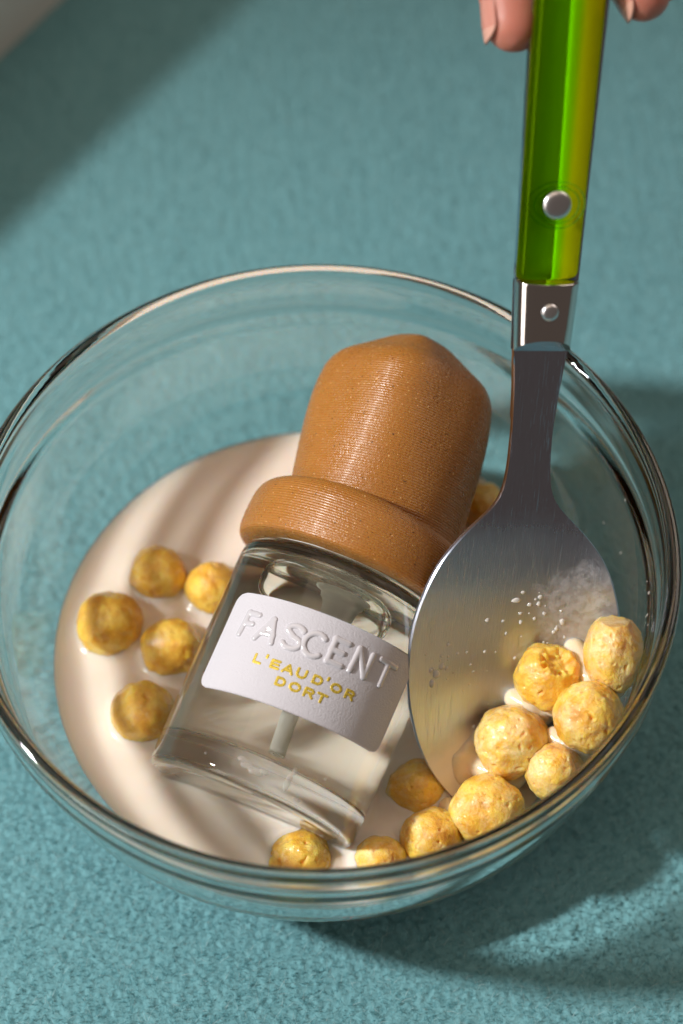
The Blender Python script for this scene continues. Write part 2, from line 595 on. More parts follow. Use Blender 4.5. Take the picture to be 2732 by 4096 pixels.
# ------------------------------------------------------------------ cereal puffs: where they sit (x, y, z, radius)
PUFFS = [
    (-3.622, 1.918, 2.34, .64, 0, 'golden cereal puff at the top left of the milk, nearest the pale streak'),
    (-4.656, 0.622, 2.34, .74, 0, 'browned cereal puff lying nearest the left wall of the bowl'),
    (-3.272, 0.041, 2.30, .68, 0, 'cereal puff in the milk level with the left end of the white label'),
    (-3.835, -1.57, 2.30, .71, 0, 'cereal puff in the milk beside the lower left side of the bottle'),
    (-2.42, 1.56, 2.30, .62, 0, 'cereal puff half hidden behind the upper left side of the bottle'),
    (-0.406, -5.015, 1.95, .76, 0, 'dark golden cereal puff half sunk at the front rim, left of the bottle corner'),
    (1.28, -5.05, 2.15, .57, 0, 'small cereal puff at the front rim just right of the bottle corner'),
    (2.058, -3.342, 2.12, .64, 0, 'cereal puff between the bottle and the tip of the spoon'),
    (2.36, -4.55, 2.32, .64, 0, 'cereal puff below the spoon tip, left of the big brown one'),
    (3.553, -4.10, 2.62, .80, 1, 'large milk-splashed cereal puff covering the tip of the spoon'),
    (4.06, -2.69, 3.11, .78, 2, 'pale milk-coated cereal puff lowest in the spoon, at its middle'),
    (4.86, -1.58, 3.93, .72, 0, 'bright yellow cereal puff in the spoon with a torn hole in its top'),
    (6.19, -1.41, 4.66, .67, 2, 'pale upright cereal puff on the right edge of the spoon, topmost of the pile'),
    (5.65, -2.62, 4.08, .76, 1, 'large yellow cereal puff under the upright pale one by the bowl wall'),
    (4.96, -3.42, 3.10, .63, 2, 'pale cereal puff squeezed between the spoon and the right front rim'),
    (3.637, 3.734, 2.3, .58, 0, 'cereal puff in shade behind the amber cap, seen past the spoon neck'),
]

# ------------------------------------------------------------------ milk: surface with menisci, sides inside the glass
RM = r_in(ZM) + .06
nr, na = 150, 360
rr = RM * (np.linspace(0, 1, nr) ** .8)[:, None]; th = np.linspace(0, 2 * np.pi, na, endpoint=False)[None]
MX, MY = rr * np.cos(th), rr * np.sin(th)
h = np.zeros_like(MX)


def men(d, hgt=.15, w=.13): return hgt * np.exp(-np.clip(d, 0, 9) / w)


h = np.maximum(h, men(r_in(ZM) - np.hypot(MX, MY), .06, .14))
for (x, y, z, r, k, _) in PUFFS:
    dz = ZM - z
    if abs(dz) < r * .95:
        rc = math.sqrt(r * r - dz * dz)
        h = np.maximum(h, men(np.hypot(MX - x, MY - y) - rc, .17, .16))
# bottle foot
Q = np.stack([MX, MY, np.full_like(MX, ZM)], -1) - BO
tt = Q @ BA
rad = np.linalg.norm(Q - tt[..., None] * BA, axis=-1)
db = np.hypot(np.maximum(rad - BR, 0), np.maximum(np.maximum(-tt, tt - 6.5), 0))
h = np.maximum(h, men(db, .12, .12))
# a lazy swell
h += .012 * np.sin(MX * 1.3 + 1) * np.cos(MY * 1.1)
V = [np.stack([MX, MY, ZM + h], -1).reshape(-1, 3)]
zz = [1.9, 1.6, 1.3, 1.0, .8]
for z in zz:
    r_ = r_in(z) + .06
    V.append(np.stack([r_ * np.cos(th[0]), r_ * np.sin(th[0]), np.full(na, z)], -1))
for r_, z in ((4.2, .56), (3.2, .44), (1.5, .42), (0.01, .41)):
    V.append(np.stack([r_ * np.cos(th[0]), r_ * np.sin(th[0]), np.full(na, z)], -1))
V = np.concatenate(V)
milk = obj('milk', V, gridfaces(nr + len(zz) + 4, na, wrap_v=True), MILK, org=(0, 0, 1))
tag(milk, 'pool of creamy white milk filling the bottom of the glass bowl', 'milk')
caustic(milk, recv=True)

# ------------------------------------------------------------------ cereal puffs
def ico(n):
    bm = bmesh.new(); bmesh.ops.create_icosphere(bm, subdivisions=n, radius=1.0)
    r = np.array([v.co[:] for v in bm.verts]), np.array([[v.index for v in f.verts] for f in bm.faces]); bm.free()
    return r


ICO5, ICO6 = ico(5), ico(6)



def puff_shape(seed, ICO, tear=False, tall=1.0):
    sx = np.array([(seed * 3.17) % 7, (seed * 5.71) % 9, (seed * 1.93) % 11])
    V = np.empty_like(ICO)
    hole = Vector((.25, .05, .97)).normalized()
    for i, p in enumerate(ICO):
        q = Vector(p)
        o = Vector(sx)
        a = noise.noise(q * 1.25 + o) * .10
        b = noise.noise(q * 3.1 + o * 2) * .05
        c_ = noise.noise(q * 7 + o * 3) * .014
        d = noise.noise(q * 15 + o * 4) * .011 + noise.noise(q * 31 + o) * .006
        pit = noise.noise(q * 6.0 + o * 5)
        e = -.10 * max(0, pit - .42) / .4
        k = 1 + a + b + c_ + d + e
        if tear:
            ca = q.dot(hole) + .10 * noise.noise(q * 6 + o)
            if ca > .86: k -= .30 * min(1, (ca - .86) / .07)
        V[i] = p * k
    V[:, 2] *= tall
    return V


groups = {0: 'cereal puffs floating in the milk', 1: 'cereal puffs piled on the spoon', 2: 'cereal puffs piled on the spoon'}
for i, (x, y, z, r, k, lab) in enumerate(PUFFS):
    IC, ICOF = ICO6 if i in (5, 6, 7, 8, 9, 10, 11, 12, 13, 14) else ICO5
    V = puff_shape(i + 1, IC, tear=(i == 11), tall=1.28 if i == 12 else 1.0)
    if i == 12:
        # stands up along the screen: squash sideways, flat top
        Mx = Matrix.Rotation(math.radians(-38), 3, 'X')
        V = np.array([(Mx @ Vector((v[0] * .95, v[1], min(v[2], 1.12))))[:] for v in V])
    o = obj('cereal_puff', V * r + np.array([x, y, z]), ICOF, PUFF_MILKY if k == 2 else PUFF_HALF if k == 1 or i in (6, 7, 8) else PUFF_GOLD, org=(x, y, z))
    tag(o, lab, 'cereal puff', 'cereal puffs in the bowl')
    caustic(o, recv=True)

# ------------------------------------------------------------------ perfume bottle
bottle = empty('perfume_bottle', BO)
tag(bottle, 'clear glass perfume bottle with amber ridged stopper leaning in the milk', 'bottle')
TL = 5.34
outp = [(0, .10), (1.6, .06), (2.05, .0), (2.2, .02), (2.30, .09), (2.335, .2), (2.34, .4), (2.36, 2.5), (2.37, 4.7), (2.37, 4.98), (2.345, 5.14), (2.28, 5.26), (2.16, 5.33), (1.9, 5.345), (1.0, 5.35), (0, 5.35)]
outp = smooth_poly(outp, 90, 2)
V, F = lathe(outp, 128, BO, BA, BN)
body = obj('bottle_body', V, F, BOTTLE_GLASS, parent=bottle)
caustic(body, cast=True)
# the hollow, filled: one surface between glass and perfume
inp = smooth_poly([(0, .86), (1.2, .84), (1.8, .78), (2.0, .80), (2.10, .95), (2.13, 1.2), (2.14, 4.4), (2.10, 4.75), (1.95, 5.0), (1.6, 5.12), (.9, 5.16), (0, 5.16)], 80, 2)
V, F = lathe(inp, 96, BO, BA, BN)
perf = obj('perfume', V, F, clear_mix('perfume_surface', 1.36 / 1.5, 1.0, (1, .995, .97)), parent=bottle)
caustic(perf, cast=True)
# air pocket under the shoulder
bm = bmesh.new(); bmesh.ops.create_uvsphere(bm, u_segments=48, v_segments=24, radius=1)
SPH = np.array([v.co[:] for v in bm.verts]); SPHF = [tuple(v.index for v in f.verts) for f in bm.faces]; bm.free()


def ball(c0, ex, ey, ez):
    return np.asarray(c0) + SPH[:, :1] * ex + SPH[:, 1:2] * ey + SPH[:, 2:] * ez


def spow(v, p): return np.sign(v) * np.abs(v) ** p


sq = np.stack([spow(SPH[:, 0], .75), spow(SPH[:, 1], .75), SPH[:, 2]], 1)
c0 = bpt(np.array(4.40), np.array(math.radians(-12)), 1.50)
airV = c0 + sq[:, :1] * BW * 1.38 + sq[:, 1:2] * BA * .60 + sq[:, 2:] * BN * .42
air = obj('air_pocket', airV, SPHF, BUBBLE, parent=bottle)
caustic(air, cast=True)
# dip tube and pump
pth = smooth_poly([BO + BA * 4.9 + BN * .3 + BW * .1, BO + BA * 3.8 + BN * .25 + BW * .0, BO + BA * 2.2 + BN * .7 - BW * .02, BO + BA * 1.0 + BN * 1.05 + BW * .06], 40, 3)
V1, F1 = tube(pth, .155, 16, cap=False)
V2, F2 = tube(pth, .085, 16, cap=False)
n1 = len(V1)
F = list(F1) + [tuple(n1 + q for q in f[::-1]) for f in F2]
for e0 in (0, 39):
    for q in range(16):
        a, b = e0 * 16 + q, e0 * 16 + (q + 1) % 16
        f = (a, b, n1 + b, n1 + a)
        F.append(f[::-1] if e0 else f)
dip = obj('dip_tube', np.concatenate([V1, V2]), F, TUBE_PLASTIC, parent=bottle)
pp = smooth_poly([(0.0, 3.95), (.22, 3.97), (.30, 4.1), (.33, 4.6), (.42, 4.7), (.42, 4.85), (.55, 4.95), (.55, 5.13), (0, 5.14)], 40, 1)
V, F = lathe(pp, 40, BO + BN * .45 + BW * .08, BA, BN)
pump = obj('pump', V, F, PUMP_PLASTIC, parent=bottle)
hx = np.linspace(0, 1, 160)
helix = BO + BN * .45 + BW * .08 + (4.15 + .75 * hx)[:, None] * BA + .2 * np.cos(hx * 44)[:, None] * BN + .2 * np.sin(hx * 44)[:, None] * BW
V, F = tube(helix, .035, 6)
obj('spring', V, F, CHROME, parent=pump)

V, F = lathe(smooth_poly([(0, 5.351), (2.1, 5.351), (2.14, 5.353), (2.14, 5.357), (2.1, 5.358), (0, 5.358)], 40, 1), 64, BO, BA, BN)
shoulder_brightener = obj('shoulder_brightener', V, F, BRIGHTENER, parent=bottle)  # added pale disc that lightens the glass below the collar

# label: a curved paper patch with rounded corners
PH0, PH1, T0, T1, RCN = math.radians(-57.0), math.radians(55.5), 1.80, 4.00, .26
nu, nvv = 80, 50
LR = BR + .028


def skew(phi): return .0016 * np.degrees(phi)


def label_grid(r):
    # map a square grid to the rounded rectangle by pulling each row's ends in
    vv = np.linspace(0, 1, nvv)
    ht = T1 - T0
    d = np.minimum(vv, 1 - vv) * ht
    pull = np.where(d < RCN, RCN - np.sqrt(np.clip(RCN ** 2 - (RCN - d) ** 2, 0, None)), 0) / LR
    uu = np.linspace(0, 1, nu)
    phi = (PH0 + pull)[:, None] + uu[None] * ((PH1 - pull) - (PH0 + pull))[:, None]
    t = (T0 + vv * ht)[:, None] + skew(phi)
    return bpt(t, phi, r)


vv_ = np.linspace(0, 1, nvv)
A_ = label_grid(LR).reshape(-1, 3); B_ = label_grid(BR + .012).reshape(-1, 3)
f1 = gridfaces(nvv, nu, flip=True)
edge = list(range(0, nu)) + [r * nu + nu - 1 for r in range(1, nvv)] + [(nvv - 1) * nu + q for q in range(nu - 2, -1, -1)] + [r * nu for r in range(nvv - 2, 0, -1)]
NB = nvv * nu
side = [(edge[i], edge[(i + 1) % len(edge)], NB + edge[(i + 1) % len(edge)], NB + edge[i]) for i in range(len(edge))]
F = [tuple(f) for f in f1] + [tuple(NB + q for q in f[::-1]) for f in f1] + side
label = obj('label', np.concatenate([A_, B_]), F, PAPER, parent=bottle)

# ---- lettering drawn as strokes; height field over the strokes laid on the curved label
def segd(X, Y, P):
    best = np.full(X.shape, 9.0)
    for (x0, y0), (x1, y1) in zip(P[:-1], P[1:]):
        dx, dy = x1 - x0, y1 - y0; L2 = dx * dx + dy * dy + 1e-12
        t = np.clip(((X - x0) * dx + (Y - y0) * dy) / L2, 0, 1)
        best = np.minimum(best, np.hypot(X - x0 - t * dx, Y - y0 - t * dy))
    return best


def arc(cx, cy_, rx, ry, a0, a1, n=14):
    return [(cx + rx * math.cos(math.radians(a0 + (a1 - a0) * q / n)), cy_ + ry * math.sin(math.radians(a0 + (a1 - a0) * q / n))) for q in range(n + 1)]


GLY = {  # unit boxes: height 1
    'F': [[(.12, 0), (.18, .5), (.22, 1)], [(.22, 1), (.85, .97)], [(.2, .52), (.66, .53)]],
    'A': [[(.0, .02), (.3, .55), (.55, 1)], [(.55, 1), (.72, .5), (.86, 0)], [(.2, .33), (.78, .33)], [(.55, .98), (.5, .62)]],
    'S': [arc(.52, .74, .36, .25, 25, 180) + arc(.52, .26, .36, .25, 90, -60)[0:1] + arc(.5, .25, .38, .25, 80, -155)],
    'C': [arc(.52, .5, .46, .5, 48, 312)],
    'E': [[(.15, 0), (.15, 1)], [(.15, 1), (.82, 1)], [(.15, .52), (.72, .52)], [(.15, 0), (.85, 0)]],
    'N': [[(.08, 0), (.14, 1)], [(.14, 1), (.80, 0)], [(.80, 0), (.84, 1)]],
    'T': [[(.0, 1), (.95, .98)], [(.47, .98), (.47, 0)]],
    'L': [[(.08, 1), (.08, .07), (.72, .07)]],
    'e': [[(.08, .93), (.78, .93)], [(.08, .5), (.72, .5)], [(.08, .07), (.8, .07)], [(.08, .07), (.08, .93)]],
    'a': [[(.02, .03), (.46, .95), (.90, .03)], [(.18, .32), (.74, .32)]],
    'u': [[(.08, 1), (.08, .42)] + arc(.46, .42, .38, .36, 180, 360) + [(.84, .42), (.84, 1)]],
    'd': [[(.08, .07), (.08, .93), (.42, .93)] + arc(.42, .5, .40, .43, 90, -90) + [(.08, .07)]],
    'o': [arc(.48, .5, .44, .43, 0, 360, 26)],
    'r': [[(.08, 0), (.08, .93), (.55, .93)] + arc(.55, .70, .24, .23, 90, -90) + [(.08, .47)], [(.5, .47), (.82, 0)]],
    't': [[(.0, .93), (.86, .93)], [(.43, .93), (.43, 0)]],
    "'": [[(.1, 1), (.08, .72)]],
}


def lettering(name, glyphs, rad, hmax, mat, step, puffy, lift):
    """glyphs: (char, centre arc x cm, t of baseline, width, height)"""
    VV, FF = [], []; base = 0
    for ch, xc, t0, w, hh in glyphs:
        xs = np.arange(xc - w / 2 - rad - 2 * step, xc + w / 2 + rad + 2 * step, step)
        ys = np.arange(t0 - rad - 2 * step, t0 + hh + rad + 2 * step, step)
        X, Y = np.meshgrid(xs, ys, indexing='ij')
        D = np.full(X.shape, 9.0)
        for st in GLY[ch]:
            P = [(xc - w / 2 + px_ * w * 1.08, t0 + py_ * hh) for px_, py_ in st]
            d = segd(X, Y, P)
            if puffy:   # smooth union
                kk = .035
                hsm = np.clip(.5 + .5 * (D - d) / kk, 0, 1)
                D = D * (1 - hsm) + d * hsm - kk * hsm * (1 - hsm)
            else:
                D = np.minimum(D, d)
        Z = hmax * np.sqrt(np.clip(1 - (np.clip(D, 0, None) / rad) ** 2, 0, 1)) if puffy else np.clip((rad - D) / step * hmax, 0, hmax)
        Z = np.where(D > rad, -.02, Z + lift)
        phi = X / LR
        V = bpt(Y + skew(phi), phi, LR + Z)
        f = gridfaces(len(xs), len(ys))
        used = (D.reshape(-1)[f] < rad).any(1)
        f = f[used]
        ids = np.unique(f); re = np.full(D.size, -1); re[ids] = np.arange(len(ids))
        VV.append(V.reshape(-1, 3)[ids]); FF.append(re[f] + base); base += len(ids)
    return obj(name, np.concatenate(VV), np.concatenate(FF), mat, parent=label)


d2 = lambda a: math.radians(a) * LR
emb = [(ch, d2(p), tb, w, .50) for ch, p, tb, w in (('F', -40.5, 3.07, .40), ('A', -28.6, 3.04, .44), ('S', -15.2, 3.06, .46), ('C', -4.0, 3.06, .46), ('E', 8.6, 3.10, .40), ('N', 22.2, 3.11, .44), ('T', 36.8, 3.12, .44))]
lettering('embossed_lettering', emb, .068, .040, VARNISH, .016, True, .0)
gl = [('L', -26.7), ("'", -22.2), ('e', -17.2), ('a', -10.4), ('u', -3.4), ('d', 5.2), ("'", 10.6), ('o', 15.2), ('r', 23.3)]
gold = [(ch, d2(p), 2.555 if ch != "'" else 2.60, .07 if ch == "'" else .215, .18) for ch, p in gl]
gold += [(ch, d2(p), 2.245, .215, .18) for ch, p in (('d', -11.3), ('o', -3.9), ('r', 3.8), ('t', 10.6))]
lettering('gold_lettering', gold, .034, .006, GOLD, .010, False, .001)

# amber stopper: collar and dome printed in layers
stopper = None
PITCH = .056


def ridged(prof, per=7):
    P = smooth_poly(prof, 900, 3)
    d = np.r_[0, np.cumsum(np.linalg.norm(np.diff(P, axis=0), axis=1))]
    n = int(d[-1] / PITCH) * per
    P = resample(P, n)
    T = np.gradient(P, axis=0); T /= np.linalg.norm(T, axis=1)[:, None]
    N = np.stack([T[:, 1], -T[:, 0]], 1)
    ph = np.arange(n) / per * 2 * np.pi
    jit = np.interp(np.arange(n), np.arange(0, n + per, per), RNG.normal(0, .0018, len(np.arange(0, n + per, per))))
    a = .0095 * np.abs(np.sin(ph / 2)) ** .8 + jit
    fade = np.clip(P[:, 0] / .6, 0, 1)
    return P + N * (a * fade)[:, None]


col = ridged([(0, 5.36), (2.3, 5.36), (2.53, 5.37), (2.63, 5.45), (2.66, 5.75), (2.65, 6.2), (2.60, 6.45), (2.48, 6.61), (2.27, 6.70), (2.0, 6.74), (1.7, 6.76), (.5, 6.76)])


def mod_col(r, t, th):
    return r * (1 + .012 * np.cos(3 * th + .6) + .006 * np.cos(5 * th)), t + .05 * np.cos(2 * th + 1.0) * (t - 5.4) / 1.3


V, F = lathe(col, 200, BO, BA, BN, mod=mod_col)
collar = obj('stopper_collar', V, F, AMBER, parent=bottle)
ca, sa = math.cos(math.radians(7.6)), math.sin(math.radians(7.6))
DA = BA * ca - BW * sa
DW = BW * ca + BA * sa
DO = BO + BA * 7.28 - BW * .10
DN = BN
dome = ridged([(1.7, -.95), (1.95, -.9), (1.96, -.3), (2.01, .7), (2.02, 1.4), (1.99, 1.95), (1.91, 2.45), (1.86, 2.62), (1.74, 2.84), (1.58, 3.0), (1.25, 3.22), (.75, 3.58), (.42, 3.76), (.15, 3.82), (0.0, 3.83)])


def mod_dome(r, t, th):
    k = np.clip((t + .3) / 2.5, 0, 1)
    return r * (1 + k * (.042 * np.cos(5 * th + .9) + .014 * np.cos(3 * th - .5)) + .012 * np.cos(2 * th + .4)), t + .03 * np.cos(th + 2)


V, F = lathe(dome, 200, DO, DA, DN, mod=mod_dome)
dm = obj('stopper_dome', V, F, AMBER, parent=bottle)
for o in (collar, dm, dip, pump, shoulder_brightener): caustic(o, recv=True)

# ------------------------------------------------------------------ spoon
spoon = empty('serving_spoon', SA)
tag(spoon, 'steel serving spoon with translucent green riveted handle dipping into the milk', 'spoon')
HS = np.array([(0, 0), (.04, .28), (.12, .50), (.3, .78), (.61, 1.10), (.95, 1.42), (1.32, 1.69), (1.65, 1.87), (2.02, 2.03), (2.72, 2.23), (3.4, 2.33), (4.1, 2.33), (4.6, 2.27), (4.97, 2.18), (5.5, 2.0), (5.94, 1.78), (6.3, 1.50), (6.6, 1.22), (6.85, .95), (7.05, .74), (7.25, .60), (7.5, .51), (8.0, .455), (8.7, .44), (9.6, .49), (10.1, .535), (10.53, .585), (11.98, .67), (13.6, .70), (17.58, .79), (22, .88), (24, .90), (24.6, .75)])
ss = np.concatenate([np.array([0, .01, .03, .06, .1, .16, .24]), np.arange(.34, 12, .11), np.arange(12, 24.61, .4)])
hw = np.interp(ss, HS[:, 0], HS[:, 1])
k3 = np.array([1, 2, 3, 2, 1.]) / 9
sm = np.convolve(np.pad(hw, 2, mode='edge'), k3, 'valid'); hw = np.where((ss > .5) & (ss < 11.5), sm, hw)
hw[0] = .02
dep = .64 * np.clip(np.sin(np.pi * np.clip(ss / 7.3, 0, 1) ** .66), 0, 1) ** 1.2
sst = lambda a, b: (lambda t: t * t * (3 - 2 * t))(np.clip((ss - a) / (b - a), 0, 1))
curve = -.10 * (sst(5.2, 7.4) - sst(8.4, 10.4))
nx = 41
xx = np.linspace(-1, 1, nx)
xx[1], xx[-2] = -.982, .982
top = spt(ss[:, None], hw[:, None] * xx[None], -dep[:, None] * (1 - np.abs(xx[None]) ** 2.1) + curve[:, None] - .05 * (xx[None] ** 2) * sst(5.8, 8.0)[:, None])
top[:, 0] -= SM * (.045 * (ss < 10.3))[:, None]; top[:, -1] -= SM * (.045 * (ss < 10.3))[:, None]
thk = np.where(ss < 9, .10, .16)
bot = top - SM * thk[:, None, None] + (SL * 0)
N1 = top.shape[0] * nx
Fq = gridfaces(len(ss), nx)
ft = [tuple(f[::-1]) for f in Fq]; fb = [tuple(N1 + q for q in f) for f in Fq]
ed = [r * nx for r in range(len(ss))] + [(len(ss) - 1) * nx + q for q in range(1, nx)] + [r * nx + nx - 1 for r in range(len(ss) - 2, -1, -1)] + [q for q in range(nx - 2, 0, -1)]
sd = [(ed[(i + 1) % len(ed)], ed[i], N1 + ed[i], N1 + ed[(i + 1) % len(ed)]) for i in range(len(ed))]
# spoon stain: thin milk film on the right of the hollow (its own shape)
m = M('spoon_steel')
co = m.coord((1, 1, 1), (0.5, 0.2, 0.9))
uvn = m.add('ShaderNodeAttribute', attribute_name='spoonxy')
mp = m.add('ShaderNodeMapping'); m.t.links.new(uvn.outputs['Vector'], mp.inputs['Vector'])
mp.inputs['Scale'].default_value = (16, .8, 1); mp.inputs['Rotation'].default_value = (0, 0, .5)
scr = m.noise(mp.outputs[0], 2.2, 4, .7)
mp2 = m.add('ShaderNodeMapping'); m.t.links.new(uvn.outputs['Vector'], mp2.inputs['Vector'])
mp2.inputs['Scale'].default_value = (26, .5, 1); mp2.inputs['Rotation'].default_value = (0, 0, -.75)
scr2 = m.ramp(m.noise(mp2.outputs[0], 1.6, 3, .7), [(.62, 0.0), (.70, 1.0)])
smear = m.noise(uvn.outputs['Vector'], .6, 4, .6)
rg = m.math('ADD', m.math('ADD', m.math('MULTIPLY', scr, .14), m.math('MULTIPLY', smear, .26)), .15)
sx0 = m.add('ShaderNodeSeparateXYZ'); m.t.links.new(uvn.outputs['Vector'], sx0.inputs[0])
mr = m.add('ShaderNodeMapRange', interpolation_type='SMOOTHSTEP'); m.t.links.new(sx0.outputs[1], mr.inputs['Value'])
for k_, v_ in (('From Min', 6.0), ('From Max', 7.6), ('To Min', 1.0), ('To Max', .40)): mr.inputs[k_].default_value = v_
rg = m.math('MULTIPLY', rg, mr.outputs[0])
steel = m.add('ShaderNodeBsdfPrincipled', Metallic=1.0)
m.set(steel, 'Base Color', m.mix(scr, (0.40, 0.44, 0.54), (0.54, 0.585, 0.70)))
m.set(steel, 'Roughness', rg)
m.set(steel, 'Normal', m.bump(m.math('ADD', m.math('MULTIPLY', scr, .8), scr2), .34, .015))
film = m.add('ShaderNodeBsdfPrincipled', Roughness=.2)
m.set(film, 'Base Color', (0.62, 0.62, 0.66, 1))
sx = m.add('ShaderNodeSeparateXYZ'); m.t.links.new(uvn.outputs['Vector'], sx.inputs[0])
dx = m.math('MULTIPLY', m.math('SUBTRACT', sx.outputs[0], 1.35), 1.0)
dy = m.math('MULTIPLY', m.math('SUBTRACT', sx.outputs[1], 4.75), .85)
dd = m.math('SQRT', m.math('ADD', m.math('MULTIPLY', dx, dx), m.math('MULTIPLY', dy, dy)))
nse = m.noise(uvn.outputs['Vector'], 2.2, 5, .7, .5)
fac = m.math('SUBTRACT', m.math('ADD', m.math('MULTIPLY', nse, 1.5), .28), dd)
fac = m.math('MULTIPLY', m.ramp(fac, [(.05, 0.0), (.45, .40)]), m.ramp(m.noise(uvn.outputs['Vector'], 5.5, 5, .75), [(.36, .15), (.58, 1.0)]))
film2 = m.add('ShaderNodeBsdfPrincipled', Roughness=.15); m.set(film2, 'Base Color', (0.84, 0.76, 0.68, 1))
ex = m.math('MULTIPLY', m.math('SUBTRACT', sx.outputs[0], -.40), .66); ey = m.math('SUBTRACT', sx.outputs[1], .95)
ee = m.math('SQRT', m.math('ADD', m.math('MULTIPLY', ex, ex), m.math('MULTIPLY', ey, ey)))
fac2 = m.ramp(m.math('SUBTRACT', m.math('ADD', m.math('MULTIPLY', m.noise(uvn.outputs['Vector'], 1.3, 4, .6), .7), .86), ee), [(.02, 0.0), (.42, .93)])
mx_ = m.add('ShaderNodeMixShader')
m.t.links.new(fac, mx_.inputs[0]); m.t.links.new(steel.outputs[0], mx_.inputs[1]); m.t.links.new(film.outputs[0], mx_.inputs[2])
mx2 = m.add('ShaderNodeMixShader')
m.t.links.new(fac2, mx2.inputs[0]); m.t.links.new(mx_.outputs[0], mx2.inputs[1]); m.t.links.new(film2.outputs[0], mx2.inputs[2])
m.t.links.new(mx2.outputs[0], m.out.inputs[0])
SPOON_STEEL = m.m
sp = obj('spoon_bowl_and_tang', np.concatenate([top.reshape(-1, 3), bot.reshape(-1, 3)]), ft + fb + sd, SPOON_STEEL, parent=spoon)
sp.name = 'steel_blade'
ORG['steel_blade'] = ORG[spoon.name]
at = sp.data.attributes.new('spoonxy', 'FLOAT_VECTOR', 'POINT')
XY = np.stack([(hw[:, None] * xx[None]), ss[:, None] + 0 * xx[None], 0 * hw[:, None] * xx[None]], -1).reshape(-1, 3)
at.data.foreach_set('vector', np.concatenate([XY, XY]).astype(np.float32).ravel())
es = sp.modifiers.new('edge', 'EDGE_SPLIT'); es.split_angle = math.radians(50)
caustic(sp, recv=True)


def dsec(s0, s1, w0, w1, hgt, m_base, sign, rnd0, rnd1, x0=0.0, ns=60, na=33, pw=2.4, slant=0.0, crest=0.0):
    """half-round scale lying on the tang; rounded ends"""
    S = np.concatenate([s0 + rnd0 * (1 - np.cos(np.linspace(0, math.pi / 2, 10))), np.linspace(s0 + rnd0, s1 - rnd1, ns)[1:-1], s1 - rnd1 * (1 - np.sin(np.linspace(0, math.pi / 2, 10)))])
    k = np.ones(len(S))
    if rnd0: k = np.where(S < s0 + rnd0, np.sqrt(np.clip(1 - ((s0 + rnd0 - S) / rnd0) ** 2, 0, 1)), k)
    if rnd1: k = np.where(S > s1 - rnd1, np.sqrt(np.clip(1 - ((S - s1 + rnd1) / rnd1) ** 2, 0, 1)), k)
    W = np.interp(S, [s0, s1], [w0, w1])
    W = W - (1 - k) * min(rnd0 or 9, rnd1 or 9, .14)
    hh = hgt * (.25 + .75 * k)
    a = np.linspace(0, math.pi, na)
    X = W[:, None] * np.cos(a)[None] * (1 + 0 * S[:, None])
    X = np.sign(X) * W[:, None] * np.abs(np.cos(a))[None] ** (2 / pw)
    Z = hh[:, None] * np.sin(a)[None] ** (2 / pw)
    X = X + crest * np.sin(a)[None]
    SS = S[:, None] + slant * Z * np.clip(1 - (S[:, None] - s0) / .5, 0, 1)
    V = spt(SS, X + x0, m_base + sign * Z).reshape(-1, 3)
    n = len(S)
    F = [tuple(f if sign > 0 else f[::-1]) for f in gridfaces(n, na)]
    ends = [tuple(range(na)), tuple((n - 1) * na + q for q in range(na))]
    for q in range(n - 1):
        f = (q * na, (q + 1) * na, (q + 1) * na + na - 1, q * na + na - 1)
        F.append(f[::-1] if sign > 0 else f)
    F.append(ends[0] if sign > 0 else ends[0][::-1]); F.append(ends[1][::-1] if sign > 0 else ends[1])
    return V, F


for sg, mb in ((1, .004), (-1, -.164)):
    V, F = dsec(12.0, 24.2, .64, .84, .50, mb, sg, .16, .3, x0=-.02, pw=2.05, crest=-.34 if sg > 0 else .12)
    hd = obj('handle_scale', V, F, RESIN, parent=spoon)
    caustic(hd, cast=True)
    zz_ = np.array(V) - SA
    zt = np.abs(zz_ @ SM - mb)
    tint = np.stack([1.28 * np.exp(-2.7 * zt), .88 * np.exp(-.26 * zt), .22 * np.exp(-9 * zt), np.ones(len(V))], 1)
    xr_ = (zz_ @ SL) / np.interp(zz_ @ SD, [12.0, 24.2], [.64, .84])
    glow_k = np.clip((xr_ - .04) / .30, 0, 1); glow_k = (glow_k * glow_k * (3 - 2 * glow_k))[:, None]
    tint = tint * (1 - glow_k) + np.array([[1.0, 1.0, .04, 1.0]]) * glow_k  # yellow glow of light passing through the right side, painted into the tint
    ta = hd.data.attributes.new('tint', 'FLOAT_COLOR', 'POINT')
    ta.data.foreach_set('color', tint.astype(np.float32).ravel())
    es = hd.modifiers.new('edge', 'EDGE_SPLIT'); es.split_angle = math.radians(45)
    V, F = dsec(10.48, 11.98, .60, .67, .40, mb, sg, 0, .05, x0=-.01, ns=30, slant=.75, pw=2.05)
    fr = obj('ferrule', V, F, CHROME, parent=spoon)
    es = fr.modifiers.new('edge', 'EDGE_SPLIT'); es.split_angle = math.radians(40)


# added pale reflector between resin and tang, brightens the resin from behind
for sg, mb in ((1, .006), (-1, -.166)):
    ls_ = np.linspace(12.05, 24.0, 20)
    lw_ = np.interp(ls_, [12, 24.2], [.60, .80])
    a_1 = spt(ls_[:, None], -.02 + lw_[:, None] * np.array([-1., 1.])[None], mb + sg * .012)
    a_0 = spt(ls_[:, None], -.02 + lw_[:, None] * np.array([-1., 1.])[None], mb + sg * .003)
    V = np.concatenate([a_1.reshape(-1, 3), a_0.reshape(-1, 3)]); f_ = gridfaces(20, 2)
    refl = obj('handle_reflector', V, np.concatenate([f_[:, ::-1] if sg > 0 else f_, 40 + (f_ if sg > 0 else f_[:, ::-1])]), BRIGHTENER, parent=spoon, smooth=False)
    caustic(refl, recv=True)


